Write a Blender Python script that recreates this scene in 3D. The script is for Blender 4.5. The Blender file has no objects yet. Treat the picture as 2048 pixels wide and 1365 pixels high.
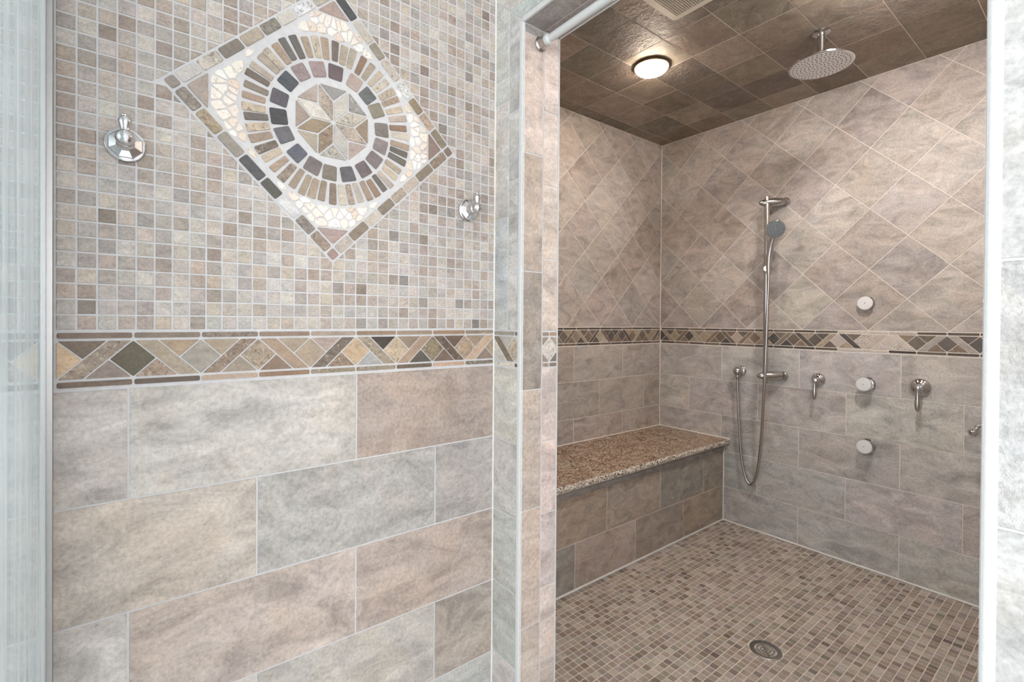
import bpy, bmesh, math, random
from mathutils import Vector, Matrix

# ---------------------------------------------------------------- camera, light, exposure
EZ = 1.2051                      # eye height above the shower floor (all z below are relative to the eye)
F_PX, CY = 957.318, 649.53
YAW, ROLL, PITCH = math.radians(37.9176), math.radians(0.4152), math.radians(-0.3893)
scene = bpy.context.scene
col = scene.collection
_f0 = Vector((math.sin(YAW), math.cos(YAW), 0)); _r0 = Vector((math.cos(YAW), -math.sin(YAW), 0)); _u0 = Vector((0, 0, 1))
FW = _f0 * math.cos(PITCH) + _u0 * math.sin(PITCH)
_u1 = _u0 * math.cos(PITCH) - _f0 * math.sin(PITCH)
RT = _r0 * math.cos(ROLL) + _u1 * math.sin(ROLL)
UP = _u1 * math.cos(ROLL) - _r0 * math.sin(ROLL)
cam_d = bpy.data.cameras.new('camera'); cam = bpy.data.objects.new('camera', cam_d); col.objects.link(cam)
cam.matrix_world = Matrix(((RT.x, UP.x, -FW.x, 0), (RT.y, UP.y, -FW.y, 0), (RT.z, UP.z, -FW.z, EZ), (0, 0, 0, 1)))
cam_d.sensor_fit = 'HORIZONTAL'; cam_d.sensor_width = 36.0; cam_d.lens = F_PX / 2048 * 36
cam_d.shift_y = (CY - 682.5) / 2048; cam_d.clip_start = 0.02
scene.camera = cam

world = bpy.data.worlds.new('world'); scene.world = world; world.use_nodes = True
world.node_tree.nodes['Background'].inputs[0].default_value = (0.82, 0.9, 1.0, 1)
world.node_tree.nodes['Background'].inputs[1].default_value = 1.0

def area_light(name, loc, rot, sx, sy, power, colour):
    d = bpy.data.lights.new(name, 'AREA'); d.shape = 'RECTANGLE'; d.size = sx; d.size_y = sy
    d.energy = power; d.color = colour
    o = bpy.data.objects.new(name, d); col.objects.link(o)
    o.location = (loc[0], loc[1], loc[2] + EZ); o.rotation_euler = rot
    return o
# daylight entering by the two bathroom windows (beside and behind the camera)
area_light('window_daylight', (-2.14, -0.15, 0.25), (0, math.radians(-90), 0), 1.5, 1.9, 22, (0.95, 0.975, 1.0))
area_light('window_daylight.001', (-0.6, -2.14, 0.25), (math.radians(90), 0, 0), 2.2, 1.5, 30, (1.0, 0.975, 0.965))
LAMP_STRENGTH = 58.0; LAMP2_STRENGTH = 185.0

scene.view_settings.view_transform = 'Standard'; scene.view_settings.look = 'None'
scene.view_settings.gamma = 1.0; scene.view_settings.use_curve_mapping = False
scene.view_settings.exposure = 0.72
scene.cycles.use_denoising = True
scene.cycles.max_bounces = 8; scene.cycles.diffuse_bounces = 5; scene.cycles.glossy_bounces = 3; scene.cycles.transmission_bounces = 3
scene.cycles.caustics_reflective = False; scene.cycles.caustics_refractive = False
scene.cycles.use_adaptive_sampling = True; scene.cycles.adaptive_threshold = 0.05; scene.cycles.adaptive_min_samples = 16; scene.cycles.use_light_tree = False

def ray(px, py):
    return FW + RT * ((px - 1024) / F_PX) - UP * ((py - CY) / F_PX)
def atX(px, py, X):
    d = ray(px, py); return d * (X / d.x)
def atY(px, py, Y):
    d = ray(px, py); return d * (Y / d.y)
def atZ(px, py, Z):
    d = ray(px, py); return d * (Z / d.z)
def project(P):
    z = P.dot(FW); return (1024 + F_PX * P.dot(RT) / z, CY - F_PX * P.dot(UP) / z, z)

# ---------------------------------------------------------------- measured planes (metres)
A = 1.1604      # mosaic wall  (plane Y = A)
W, WT = 0.8357, 0.974   # opening wall, outer and inner faces (X)
B = 2.8192      # shower back wall (X)
C = 1.9651      # shower left wall behind the bench (Y)
YJ = 1.0314     # left jamb of the opening (Y)
YP = 0.1108     # right jamb of the opening (Y)
YR = 0.08       # shower right wall (Y)
ZF, ZC = -1.2051, 1.2069
ZH = 0.829      # underside of the header
YE, YS, ZBT = 1.506, 1.4668, -0.7046   # bench front, slab front, slab top
H, LT = 0.2156, 0.4377

rnd = random.Random(7)

# ---------------------------------------------------------------- materials
def lin(c):
    out = []
    for v in c[:3]:
        v = max(0.0, min(255.0, v)) / 255
        out.append(v / 12.92 if v <= 0.04045 else ((v + 0.055) / 1.055) ** 2.4)
    return out
def newmat(name):
    m = bpy.data.materials.new(name); m.use_nodes = True
    nt = m.node_tree; nt.nodes.clear()
    out = nt.nodes.new('ShaderNodeOutputMaterial'); b = nt.nodes.new('ShaderNodeBsdfPrincipled')
    nt.links.new(b.outputs[0], out.inputs[0])
    return m, nt, b
def N(nt, kind, **kw):
    n = nt.nodes.new(kind)
    for k, v in kw.items():
        if k == 'ins':
            for i, x in v.items():
                if hasattr(x, 'is_output') or isinstance(x, bpy.types.NodeSocket): nt.links.new(x, n.inputs[i])
                else: n.inputs[i].default_value = x
        else: setattr(n, k, v)
    return n
def mathn(nt, op, a, b=0.5, clamp=False):
    n = N(nt, 'ShaderNodeMath', operation=op, ins={0: a, 1: b}); n.use_clamp = clamp; return n.outputs[0]
def mixc(nt, fac, a, b, mode='MIX'):
    n = nt.nodes.new('ShaderNodeMix'); n.data_type = 'RGBA'; n.blend_type = mode
    for i, x in ((0, fac), (6, a), (7, b)):
        if isinstance(x, bpy.types.NodeSocket): nt.links.new(x, n.inputs[i])
        else: n.inputs[i].default_value = x if i == 0 else (tuple(x) + (1,) if len(x) == 3 else x)
    return n.outputs[2]
def ramp(nt, fac, stops):
    n = nt.nodes.new('ShaderNodeValToRGB'); nt.links.new(fac, n.inputs[0])
    els = n.color_ramp.elements
    while len(els) < len(stops): els.new(0.5)
    for e, (p, c) in zip(els, stops):
        e.position = p; e.color = (c, c, c, 1) if isinstance(c, (int, float)) else tuple(c) + (1,)
    return n.outputs[0]
def stone(name, attr=False, cloud=5.0, cloud_amt=0.5, grain=90.0, grain_amt=0.25, vein=0.0, spots=0.0, bump=0.3, bump_scale=45.0, rough=0.5, warm=0.5, pits=0.0, dist=0.0025):
    m, nt, b = newmat(name)
    geo = N(nt, 'ShaderNodeNewGeometry'); oi = N(nt, 'ShaderNodeObjectInfo')
    r = mathn(nt, 'ADD', oi.outputs['Random'], geo.outputs['Random Per Island'])
    off = N(nt, 'ShaderNodeCombineXYZ', ins={0: mathn(nt, 'MULTIPLY', r, 31.7), 1: mathn(nt, 'MULTIPLY', r, 57.3), 2: mathn(nt, 'MULTIPLY', r, 83.1)})
    pos = N(nt, 'ShaderNodeVectorMath', operation='ADD', ins={0: geo.outputs['Position'], 1: off.outputs[0]}).outputs[0]
    if attr: base = N(nt, 'ShaderNodeAttribute', attribute_name='Col').outputs['Color']
    else: base = oi.outputs['Color']
    strk = N(nt, 'ShaderNodeMapping', ins={'Vector': pos, 'Rotation': (0.6, 0.9, 0.4), 'Scale': (1.0, 1.0, 2.0)}).outputs[0]
    n1 = N(nt, 'ShaderNodeTexNoise', ins={'Vector': strk, 'Scale': cloud, 'Detail': 8.0, 'Roughness': 0.66, 'Distortion': 1.0}).outputs[0]
    n2 = N(nt, 'ShaderNodeTexNoise', ins={'Vector': pos, 'Scale': grain, 'Detail': 4.0, 'Roughness': 0.7}).outputs[0]
    n3 = N(nt, 'ShaderNodeTexNoise', ins={'Vector': pos, 'Scale': cloud * 0.8 + 1, 'Detail': 2.0, 'Distortion': 0.8}).outputs[0]
    f1 = ramp(nt, n1, [(0.3, 1 - cloud_amt * 0.55), (0.5, 1.0), (0.7, 1 + cloud_amt * 0.5)])
    c1 = mixc(nt, 1.0, base, f1, 'MULTIPLY')
    f2 = ramp(nt, n2, [(0.3, 1 - grain_amt), (0.5, 1.0), (0.72, 1 + grain_amt * 0.8)])
    c2 = mixc(nt, 1.0, c1, f2, 'MULTIPLY')
    tint = ramp(nt, n3, [(0.36, (0.985, 0.972, 0.985)), (0.5, (1, 0.975, 0.962)), (0.64, (1.05, 0.975, 0.915))])
    c3 = mixc(nt, warm, c2, mixc(nt, 1.0, c2, tint, 'MULTIPLY'))
    if vein:
        n4 = N(nt, 'ShaderNodeTexNoise', ins={'Vector': pos, 'Scale': cloud * 0.7 + 1, 'Detail': 5.0, 'Distortion': 0.9}).outputs[0]
        v = mathn(nt, 'ABSOLUTE', mathn(nt, 'SUBTRACT', n4, 0.5))
        vf = ramp(nt, v, [(0.0, vein), (0.02, 0.0)])
        c3 = mixc(nt, vf, c3, (0.75, 0.72, 0.68))
        n5 = N(nt, 'ShaderNodeTexNoise', ins={'Vector': pos, 'Scale': cloud * 0.55 + 1, 'Detail': 6.0, 'Distortion': 1.2}).outputs[0]
        v5 = mathn(nt, 'ABSOLUTE', mathn(nt, 'SUBTRACT', n5, 0.47))
        c3 = mixc(nt, ramp(nt, v5, [(0.0, vein * 1.0), (0.006, 0.0)]), c3, (0.16, 0.14, 0.12))
    if spots:
        n6 = N(nt, 'ShaderNodeTexNoise', ins={'Vector': pos, 'Scale': 160.0, 'Detail': 4.0, 'Distortion': 0.8}).outputs[0]
        c3 = mixc(nt, ramp(nt, n6, [(0.56, 0.0), (0.64, spots)]), c3, (0.1, 0.08, 0.065))
        c3 = mixc(nt, ramp(nt, n6, [(0.33, spots * 0.8), (0.42, 0.0)]), c3, (0.62, 0.55, 0.46))
    if pits:
        n7 = N(nt, 'ShaderNodeTexNoise', ins={'Vector': pos, 'Scale': 220.0, 'Detail': 2.0}).outputs[0]
        c3 = mixc(nt, ramp(nt, n7, [(0.60, 0.0), (0.68, pits)]), c3, (0.33, 0.24, 0.16))
    nt.links.new(c3, b.inputs['Base Color'])
    nb = N(nt, 'ShaderNodeTexNoise', ins={'Vector': pos, 'Scale': bump_scale, 'Detail': 6.0, 'Roughness': 0.65}).outputs[0]
    hgt = nb
    bp = N(nt, 'ShaderNodeBump', ins={'Strength': bump, 'Distance': dist, 'Height': hgt})
    nt.links.new(bp.outputs[0], b.inputs['Normal'])
    b.inputs['Roughness'].default_value = rough
    b.inputs['Specular IOR Level'].default_value = 0.35
    return m
M = {}
M['tile'] = stone('slate_look_tile', cloud=7.5, cloud_amt=0.62, grain=130, grain_amt=0.22, vein=0.14, bump=0.75, bump_scale=60, rough=0.5, warm=0.6)
M['rough_tile'] = stone('rough_slate_tile', cloud=7.5, cloud_amt=0.5, grain=110, grain_amt=0.24, vein=0.15, bump=1.0, bump_scale=75, rough=0.55, warm=0.6, dist=0.005)
M['ceil_tile'] = stone('cleft_ceiling_tile', cloud=7.5, cloud_amt=0.5, grain=110, grain_amt=0.24, vein=0.1, bump=1.0, bump_scale=38, rough=0.5, warm=0.8, dist=0.012)
M['mosaic'] = stone('mosaic_tile', cloud=24, cloud_amt=0.4, grain=220, grain_amt=0.26, bump=0.5, bump_scale=160, rough=0.5, warm=0.6, dist=0.0012)
M['mosaic_attr'] = stone('mosaic_tile_field', attr=True, cloud=24, cloud_amt=0.4, grain=220, grain_amt=0.26, bump=0.5, bump_scale=160, rough=0.5, warm=0.6, dist=0.0012)
M['slate'] = stone('tumbled_slate', cloud=26, cloud_amt=0.35, grain=220, grain_amt=0.2, bump=0.5, bump_scale=120, rough=0.45, warm=0.6, dist=0.0015)
M['spotted'] = stone('tumbled_spotted_stone', cloud=26, cloud_amt=0.45, grain=220, grain_amt=0.2, spots=0.6, bump=0.7, bump_scale=140, rough=0.5, warm=0.6, dist=0.0015)
M['pebble'] = stone('travertine_chip', cloud=30, cloud_amt=0.12, grain=200, grain_amt=0.08, pits=0.6, bump=0.5, bump_scale=120, rough=0.55, warm=0.5, dist=0.0015)

def simple(name, rgb, rough=0.6, metallic=0.0, noise=0.0, nscale=60.0, bump=0.0, spec=0.4):
    m, nt, b = newmat(name)
    c = lin(rgb)
    geo = N(nt, 'ShaderNodeNewGeometry')
    n = N(nt, 'ShaderNodeTexNoise', ins={'Vector': geo.outputs['Position'], 'Scale': nscale, 'Detail': 5.0}).outputs[0]
    f = ramp(nt, n, [(0.3, 1 - noise), (0.7, 1 + noise)])
    nt.links.new(mixc(nt, 1.0, c, f, 'MULTIPLY'), b.inputs['Base Color'])
    if bump:
        bp = N(nt, 'ShaderNodeBump', ins={'Strength': bump, 'Distance': 0.001, 'Height': n}); nt.links.new(bp.outputs[0], b.inputs['Normal'])
    b.inputs['Roughness'].default_value = rough; b.inputs['Metallic'].default_value = metallic
    b.inputs['Specular IOR Level'].default_value = spec
    return m
M['grout'] = simple('pale_grout', (204, 203, 204), 0.85, noise=0.05, nscale=90, bump=0.3)
M['grout_warm'] = simple('warm_lit_grout', (222, 214, 206), 0.85, noise=0.07, nscale=90, bump=0.3)  # warm shower lighting put into the grout colour
M['grout_floor'] = simple('floor_grout', (214, 202, 190), 0.85, noise=0.12, nscale=30, bump=0.3)
M['caulk'] = simple('white_caulk', (222, 220, 216), 0.6, noise=0.04, nscale=50)
M['edge'] = simple('white_edge_trim', (208, 210, 210), 0.55, noise=0.04, nscale=120, bump=0.3)
M['chrome'] = simple('chrome', (214, 214, 216), 0.07, 1.0)
M['chrome_soft'] = simple('brushed_chrome', (190, 188, 186), 0.22, 1.0, noise=0.04, nscale=150)
M['alu'] = simple('grey_aluminium', (172, 170, 168), 0.38, 1.0, noise=0.03)
M['bright_alu'] = simple('bright_aluminium', (236, 238, 240), 0.3, 0.6)
M['steel'] = simple('dark_steel', (150, 148, 146), 0.35, 1.0, noise=0.1, nscale=100)
M['dark'] = simple('dark_gap', (38, 34, 32), 0.7)
M['rubber'] = simple('grey_nozzle', (66, 66, 70), 0.6)
M['face'] = simple('pale_spray_face', (236, 235, 236), 0.4, noise=0.04, nscale=300)
M['face_grey'] = simple('grey_spray_face', (120, 126, 130), 0.35, noise=0.1, nscale=250)
M['plastic'] = simple('ivory_plastic', (226, 218, 204), 0.4, noise=0.02)
M['rod'] = simple('white_rod', (204, 208, 208), 0.25, noise=0.02, spec=0.6)
M['paint'] = simple('white_paint', (232, 232, 230), 0.7, noise=0.02)
M['bronze'] = simple('bronze_trim', (120, 96, 70), 0.35, 0.9)
def emit(name, rgb, s):
    m, nt, b = newmat(name)
    b.inputs['Base Color'].default_value = (*rgb, 1); b.inputs['Emission Color'].default_value = (*rgb, 1)
    b.inputs['Emission Strength'].default_value = s
    return m
M['lamp'] = emit('lit_lamp_glass', (1.0, 0.83, 0.66), LAMP_STRENGTH)
M['lamp2'] = emit('lit_lamp_glass_bright', (1.0, 0.95, 0.90), LAMP2_STRENGTH)
def granite():
    m, nt, b = newmat('speckled_granite')
    geo = N(nt, 'ShaderNodeNewGeometry'); p = geo.outputs['Position']
    n1 = N(nt, 'ShaderNodeTexNoise', ins={'Vector': p, 'Scale': 14.0, 'Detail': 6.0, 'Distortion': 0.8}).outputs[0]
    base = ramp(nt, n1, [(0.3, lin((140, 104, 80))), (0.5, lin((168, 142, 118))), (0.7, lin((186, 170, 150)))])
    v1 = N(nt, 'ShaderNodeTexVoronoi', ins={'Vector': p, 'Scale': 150.0}).outputs['Color']
    g1 = N(nt, 'ShaderNodeSeparateColor', ins={0: v1}).outputs[0]
    c = mixc(nt, ramp(nt, g1, [(0.76, 0.0), (0.80, 0.9)]), base, lin((62, 46, 38)))
    c = mixc(nt, ramp(nt, g1, [(0.12, 0.6), (0.16, 0.0)]), c, lin((226, 214, 196)))
    n2 = N(nt, 'ShaderNodeTexNoise', ins={'Vector': p, 'Scale': 120.0, 'Detail': 4.0}).outputs[0]
    c = mixc(nt, 1.0, c, ramp(nt, n2, [(0.3, 0.75), (0.7, 1.2)]), 'MULTIPLY')
    nt.links.new(c, b.inputs['Base Color']); b.inputs['Roughness'].default_value = 0.3
    bp = N(nt, 'ShaderNodeBump', ins={'Strength': 0.15, 'Distance': 0.001, 'Height': n2}); nt.links.new(bp.outputs[0], b.inputs['Normal'])
    return m
M['granite'] = granite()
def granite_edge():
    m, nt, b = newmat('chiselled_lit_granite_edge')  # chiselled edge; light on the slab front put into its paler colour
    geo = N(nt, 'ShaderNodeNewGeometry'); p = geo.outputs['Position']
    v1 = N(nt, 'ShaderNodeTexVoronoi', ins={'Vector': p, 'Scale': 200.0}).outputs['Color']
    g1 = N(nt, 'ShaderNodeSeparateColor', ins={0: v1}).outputs[0]
    c = ramp(nt, g1, [(0.0, lin((232, 226, 216))), (0.55, lin((196, 186, 172))), (0.78, lin((150, 134, 118))), (0.9, lin((70, 60, 54)))])
    nt.links.new(c, b.inputs['Base Color']); b.inputs['Roughness'].default_value = 0.6
    n2 = N(nt, 'ShaderNodeTexNoise', ins={'Vector': p, 'Scale': 130.0, 'Detail': 5.0}).outputs[0]
    bp = N(nt, 'ShaderNodeBump', ins={'Strength': 0.8, 'Distance': 0.003, 'Height': n2}); nt.links.new(bp.outputs[0], b.inputs['Normal'])
    return m
M['granite_edge'] = granite_edge()
def glass():
    m, nt, b = newmat('hazy_shower_glass')
    nt.nodes.remove(b); out = nt.nodes['Material Output']
    geo = N(nt, 'ShaderNodeNewGeometry')
    mp = N(nt, 'ShaderNodeMapping', ins={'Vector': geo.outputs['Position'], 'Scale': (20.0, 34.0, 1.3), 'Rotation': (0.06, 0.0, 0.0)})
    n = N(nt, 'ShaderNodeTexNoise', ins={'Vector': mp.outputs[0], 'Scale': 1.0, 'Detail': 4.0, 'Distortion': 0.5}).outputs[0]
    haze = ramp(nt, n, [(0.40, 0.16), (0.66, 0.52)])
    tr = N(nt, 'ShaderNodeBsdfTransparent', ins={0: (0.93, 0.97, 0.97, 1)})
    gl = N(nt, 'ShaderNodeBsdfGlossy', ins={0: (0.95, 0.98, 1.0, 1), 'Roughness': 0.02})
    df = N(nt, 'ShaderNodeBsdfDiffuse', ins={0: (0.86, 0.92, 0.93, 1)})
    fr = N(nt, 'ShaderNodeFresnel', ins={'IOR': 1.5})
    m1 = N(nt, 'ShaderNodeMixShader', ins={0: fr.outputs[0], 1: tr.outputs[0], 2: gl.outputs[0]})
    tl = N(nt, 'ShaderNodeBsdfTranslucent', ins={0: (0.90, 0.96, 0.97, 1)})
    sc_ = N(nt, 'ShaderNodeMixShader', ins={0: 0.5, 1: df.outputs[0], 2: tl.outputs[0]})
    m2 = N(nt, 'ShaderNodeMixShader', ins={0: haze, 1: m1.outputs[0], 2: sc_.outputs[0]})
    nt.links.new(m2.outputs[0], out.inputs[0])
    return m
M['glass'] = glass()

# ---------------------------------------------------------------- mesh helpers (z relative to the eye; EZ added when linked)
def make_obj(name, verts, faces, mat, parent=None, loc=None, smooth=False, kind=None, mats=None, mat_idx=None):
    me = bpy.data.meshes.new(name); me.from_pydata([tuple(v) for v in verts], [], faces)
    for mm in (mats or [mat]): me.materials.append(mm)
    if mat_idx: me.polygons.foreach_set('material_index', mat_idx)
    if smooth: me.polygons.foreach_set('use_smooth', [True] * len(me.polygons))
    me.update()
    return link(name, me, parent, loc, kind)
def link(name, me, parent=None, loc=None, kind=None):
    o = bpy.data.objects.new(name, me); col.objects.link(o)
    l = Vector(loc) if loc is not None else Vector((0, 0, 0))
    if parent is None: l = l + Vector((0, 0, EZ))
    elif parent.get('_w'): pass
    o.location = l
    if parent is not None: o.parent = parent
    if kind: o['kind'] = kind
    return o
def empty(name, loc, label, cat, group=None, rot=None):
    o = bpy.data.objects.new(name, None); col.objects.link(o)
    o.location = (loc[0], loc[1], loc[2] + EZ); o.empty_display_size = 0.03
    if rot is not None: o.rotation_euler = rot
    o['label'] = label; o['category'] = cat
    if group: o['group'] = group
    return o
def bbox_mesh(lo, hi, verts, faces):
    n = len(verts)
    x0, y0, z0 = lo; x1, y1, z1 = hi
    verts += [(x0, y0, z0), (x1, y0, z0), (x1, y1, z0), (x0, y1, z0), (x0, y0, z1), (x1, y0, z1), (x1, y1, z1), (x0, y1, z1)]
    faces += [[n + i for i in f] for f in ((0, 3, 2, 1), (4, 5, 6, 7), (0, 1, 5, 4), (1, 2, 6, 5), (2, 3, 7, 6), (3, 0, 4, 7))]
def structure(name, boxes, mat, label=None):
    v, f = [], []
    for lo, hi in boxes: bbox_mesh(lo, hi, v, f)
    o = make_obj(name, v, f, mat, kind='structure')
    if label: o['label'] = label
    return o

class Frame:
    def __init__(s, o, u, v): s.o, s.u, s.v = Vector(o), Vector(u), Vector(v); s.n = s.u.cross(s.v)
    def p(s, u, v, d=0.0): return s.o + s.u * u + s.v * v + s.n * d
F_LEFT = Frame((0, A, 0), (1, 0, 0), (0, 0, 1))
F_BACK = Frame((B, 0, 0), (0, -1, 0), (0, 0, 1))
F_SIDE = Frame((0, C, 0), (1, 0, 0), (0, 0, 1))
F_RIGHT = Frame((0, YR, 0), (-1, 0, 0), (0, 0, 1))
F_COL = Frame((W, 0, 0), (0, -1, 0), (0, 0, 1))
F_JAMB = Frame((0, YJ, 0), (1, 0, 0), (0, 0, 1))
F_HEAD = Frame((0, 0, ZH), (1, 0, 0), (0, -1, 0))
F_BENCH = Frame((0, YE, 0), (1, 0, 0), (0, 0, 1))
F_CEIL = Frame((0, 0, ZC), (1, 0, 0), (0, -1, 0))
F_FLOOR = Frame((0, 0, ZF), (1, 0, 0), (0, 1, 0))

def area2(p): return 0.5 * sum(p[i][0] * p[(i + 1) % len(p)][1] - p[(i + 1) % len(p)][0] * p[i][1] for i in range(len(p)))
def clip(poly, nx, ny, c):           # keep nx*u + ny*v <= c
    out = []
    for i in range(len(poly)):
        a, b = poly[i], poly[(i + 1) % len(poly)]
        da, db = nx * a[0] + ny * a[1] - c, nx * b[0] + ny * b[1] - c
        if da <= 0: out.append(a)
        if (da < 0 < db) or (db < 0 < da):
            t = da / (da - db); out.append((a[0] + t * (b[0] - a[0]), a[1] + t * (b[1] - a[1])))
    return out
def clip_rect(poly, u0, u1, v0, v1):
    for nx, ny, c in ((-1, 0, -u0), (1, 0, u1), (0, -1, -v0), (0, 1, v1)):
        if len(poly) < 3: return []
        poly = clip(poly, nx, ny, c)
    return dedup(poly)
def dedup(poly, eps=2e-4):
    out = []
    for q in poly:
        if not out or math.hypot(q[0] - out[-1][0], q[1] - out[-1][1]) > eps: out.append(q)
    while len(out) > 1 and math.hypot(out[0][0] - out[-1][0], out[0][1] - out[-1][1]) <= eps: out.pop()
    return out
def inset(poly, d):                  # convex inset by half-plane clipping
    if d <= 0: return poly
    if area2(poly) < 0: poly = poly[::-1]
    cur = list(poly)
    for i in range(len(poly)):
        a, b = poly[i], poly[(i + 1) % len(poly)]
        ex, ey = b[0] - a[0], b[1] - a[1]; l = math.hypot(ex, ey)
        if l < 1e-7: continue
        nx, ny = ey / l, -ex / l
        cur = clip(cur, nx, ny, nx * a[0] + ny * a[1] - d)
        if len(cur) < 3: return []
    return dedup(cur)
def fillet(poly, r, seg=2):
    out = []; n = len(poly)
    for i in range(n):
        p0, p1, p2 = poly[i - 1], poly[i], poly[(i + 1) % n]
        a = (p0[0] - p1[0], p0[1] - p1[1]); b = (p2[0] - p1[0], p2[1] - p1[1])
        la, lb = math.hypot(*a), math.hypot(*b)
        k = min(r, la * 0.42, lb * 0.42)
        qa = (p1[0] + a[0] / la * k, p1[1] + a[1] / la * k); qb = (p1[0] + b[0] / lb * k, p1[1] + b[1] / lb * k)
        for s in range(seg + 1):
            t = s / seg
            out.append(((1 - t) ** 2 * qa[0] + 2 * t * (1 - t) * p1[0] + t * t * qb[0], (1 - t) ** 2 * qa[1] + 2 * t * (1 - t) * p1[1] + t * t * qb[1]))
    return out
def piece_geo(fr, poly, top, bot, bev, origin):
    """bevelled slab over polygon (ccw in u,v)"""
    cu = sum(p[0] for p in poly) / len(poly); cv = sum(p[1] for p in poly) / len(poly)
    size = math.sqrt(abs(area2(poly)))
    k = max(0.5, 1 - 2.2 * bev / max(size, 1e-4))
    n = len(poly); v = []
    for (u, w) in poly: v.append(fr.p(u, w, bot) - origin)
    for (u, w) in poly: v.append(fr.p(u, w, top - bev * 0.8) - origin)
    for i, (u, w) in enumerate(poly):
        du, dv = cu - u, cv - w; l = math.hypot(du, dv) or 1
        v.append(fr.p(u + du / l * bev * 1.2, w + dv / l * bev * 1.2, top) - origin)
    f = []
    for i in range(n):
        j = (i + 1) % n
        f.append([i, j, n + j, n + i]); f.append([n + i, n + j, 2 * n + j, 2 * n + i])
    f.append(list(range(2 * n, 3 * n)))
    return v, f
CACHE = {}
def piece(name, fr, poly, colour, mat, parent, top=0.0, bot=-0.006, bev=0.0012, round_=0.0, key=None):
    if len(poly) < 3: return None
    if area2(poly) < 0: poly = poly[::-1]
    if abs(area2(poly)) < 2e-6: return None
    if round_: poly = fillet(poly, round_)
    cu = sum(p[0] for p in poly) / len(poly); cv = sum(p[1] for p in poly) / len(poly)
    org = fr.p(cu, cv, 0)
    ck = None
    if key is not None:
        ck = (key, mat.name, tuple(round((p[0] - cu) * 2e4) for p in poly), tuple(round((p[1] - cv) * 2e4) for p in poly))
    if ck and ck in CACHE: me = CACHE[ck]
    else:
        v, f = piece_geo(fr, poly, 0.0, bot - 0.0, bev, org)
        me = bpy.data.meshes.new(name); me.from_pydata([tuple(x) for x in v], [], f); me.materials.append(mat); me.update()
        if ck: CACHE[ck] = me
    o = bpy.data.objects.new(name, me); col.objects.link(o)
    o.location = org + fr.n * top + (Vector((0, 0, 0)) if parent is not None else Vector((0, 0, EZ)))
    if parent is not None:
        o.parent = parent
        if parent.get('_local'): o.location = org + fr.n * top - Vector(parent['_local'])
    if mat.name.startswith('tumbled'):          # tumbled stones are muted
        g_l = sum(colour[:3]) / 3; colour = tuple(g_l + (x - g_l) * 0.72 for x in colour[:3])
    c = lin(colour); o.color = (c[0], c[1], c[2], 1)
    return o
def stuff(name, fr, items, mat, parent, bot=-0.006, bev=0.0012):
    """many small pieces joined in one mesh, each with its own colour"""
    V, Fc, cols = [], [], []
    O = Vector((0, 0, 0))
    for poly, colour, top in items:
        if len(poly) < 3: continue
        if area2(poly) < 0: poly = poly[::-1]
        if abs(area2(poly)) < 2e-6: continue
        v, f = piece_geo(fr, poly, top, bot, bev, O); n = len(V)
        V += [tuple(x) for x in v]; Fc += [[n + i for i in ff] for ff in f]
        c = lin(colour); cols += [(c[0], c[1], c[2], 1.0)] * len(v)
    me = bpy.data.meshes.new(name); me.from_pydata(V, [], Fc); me.materials.append(mat)
    at = me.color_attributes.new('Col', 'FLOAT_COLOR', 'POINT')
    at.data.foreach_set('color', [x for c in cols for x in c])
    me.update()
    return link(name, me, parent, None, 'stuff')
def rect(u0, u1, v0, v1, g=0.0): return [(u0 + g, v0 + g), (u1 - g, v0 + g), (u1 - g, v1 - g), (u0 + g, v1 - g)]
def jit(c, a=6, b=3):
    k = rnd.uniform(-a, a); return tuple(x + k + rnd.uniform(-b, b) for x in c)

# lathe / tube / capsule helpers: give (verts, faces) in local coordinates
def basis(d):
    d = Vector(d).normalized(); a = Vector((0, 0, 1)) if abs(d.z) < 0.9 else Vector((1, 0, 0))
    x = a.cross(d).normalized(); y = d.cross(x); return x, y, d
def lathe(profile, axis=(0, 0, 1), origin=(0, 0, 0), seg=28, phase=0.0):
    x, y, d = basis(axis); o = Vector(origin); v, f = [], []
    for (r, h) in profile:
        for i in range(seg):
            a = 2 * math.pi * i / seg + phase
            v.append(o + d * h + (x * math.cos(a) + y * math.sin(a)) * max(r, 1e-5))
    m = len(profile)
    for k in range(m - 1):
        for i in range(seg):
            j = (i + 1) % seg
            f.append([k * seg + i, k * seg + j, (k + 1) * seg + j, (k + 1) * seg + i])
    f.append([i for i in range(seg)][::-1]); f.append([(m - 1) * seg + i for i in range(seg)])
    return v, f
def tube(pts, r, seg=14, caps=True):
    pts = [Vector(p) for p in pts]; n = len(pts); v, f = [], []
    rs = r if isinstance(r, (list, tuple)) else [r] * n
    t0 = (pts[1] - pts[0]).normalized(); x, y, _ = basis(t0)
    for i, p in enumerate(pts):
        t = (pts[min(i + 1, n - 1)] - pts[max(i - 1, 0)]).normalized()
        x = (x - t * x.dot(t)).normalized(); y = t.cross(x)
        for k in range(seg):
            a = 2 * math.pi * k / seg; v.append(p + (x * math.cos(a) + y * math.sin(a)) * rs[i])
    for i in range(n - 1):
        for k in range(seg):
            j = (k + 1) % seg; f.append([i * seg + k, i * seg + j, (i + 1) * seg + j, (i + 1) * seg + k])
    if caps: f.append(list(range(seg))[::-1]); f.append([(n - 1) * seg + k for k in range(seg)])
    return v, f
def catmull(pts, k=6):
    P = [Vector(p) for p in pts]; P = [P[0] * 2 - P[1]] + P + [P[-1] * 2 - P[-2]]; out = []
    for i in range(1, len(P) - 2):
        for s in range(k):
            t = s / k; a, b, c, d = P[i - 1], P[i], P[i + 1], P[i + 2]
            out.append(0.5 * ((2 * b) + (c - a) * t + (2 * a - 5 * b + 4 * c - d) * t * t + (3 * b - a - 3 * c + d) * t ** 3))
    out.append(P[-2]); return out
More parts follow.
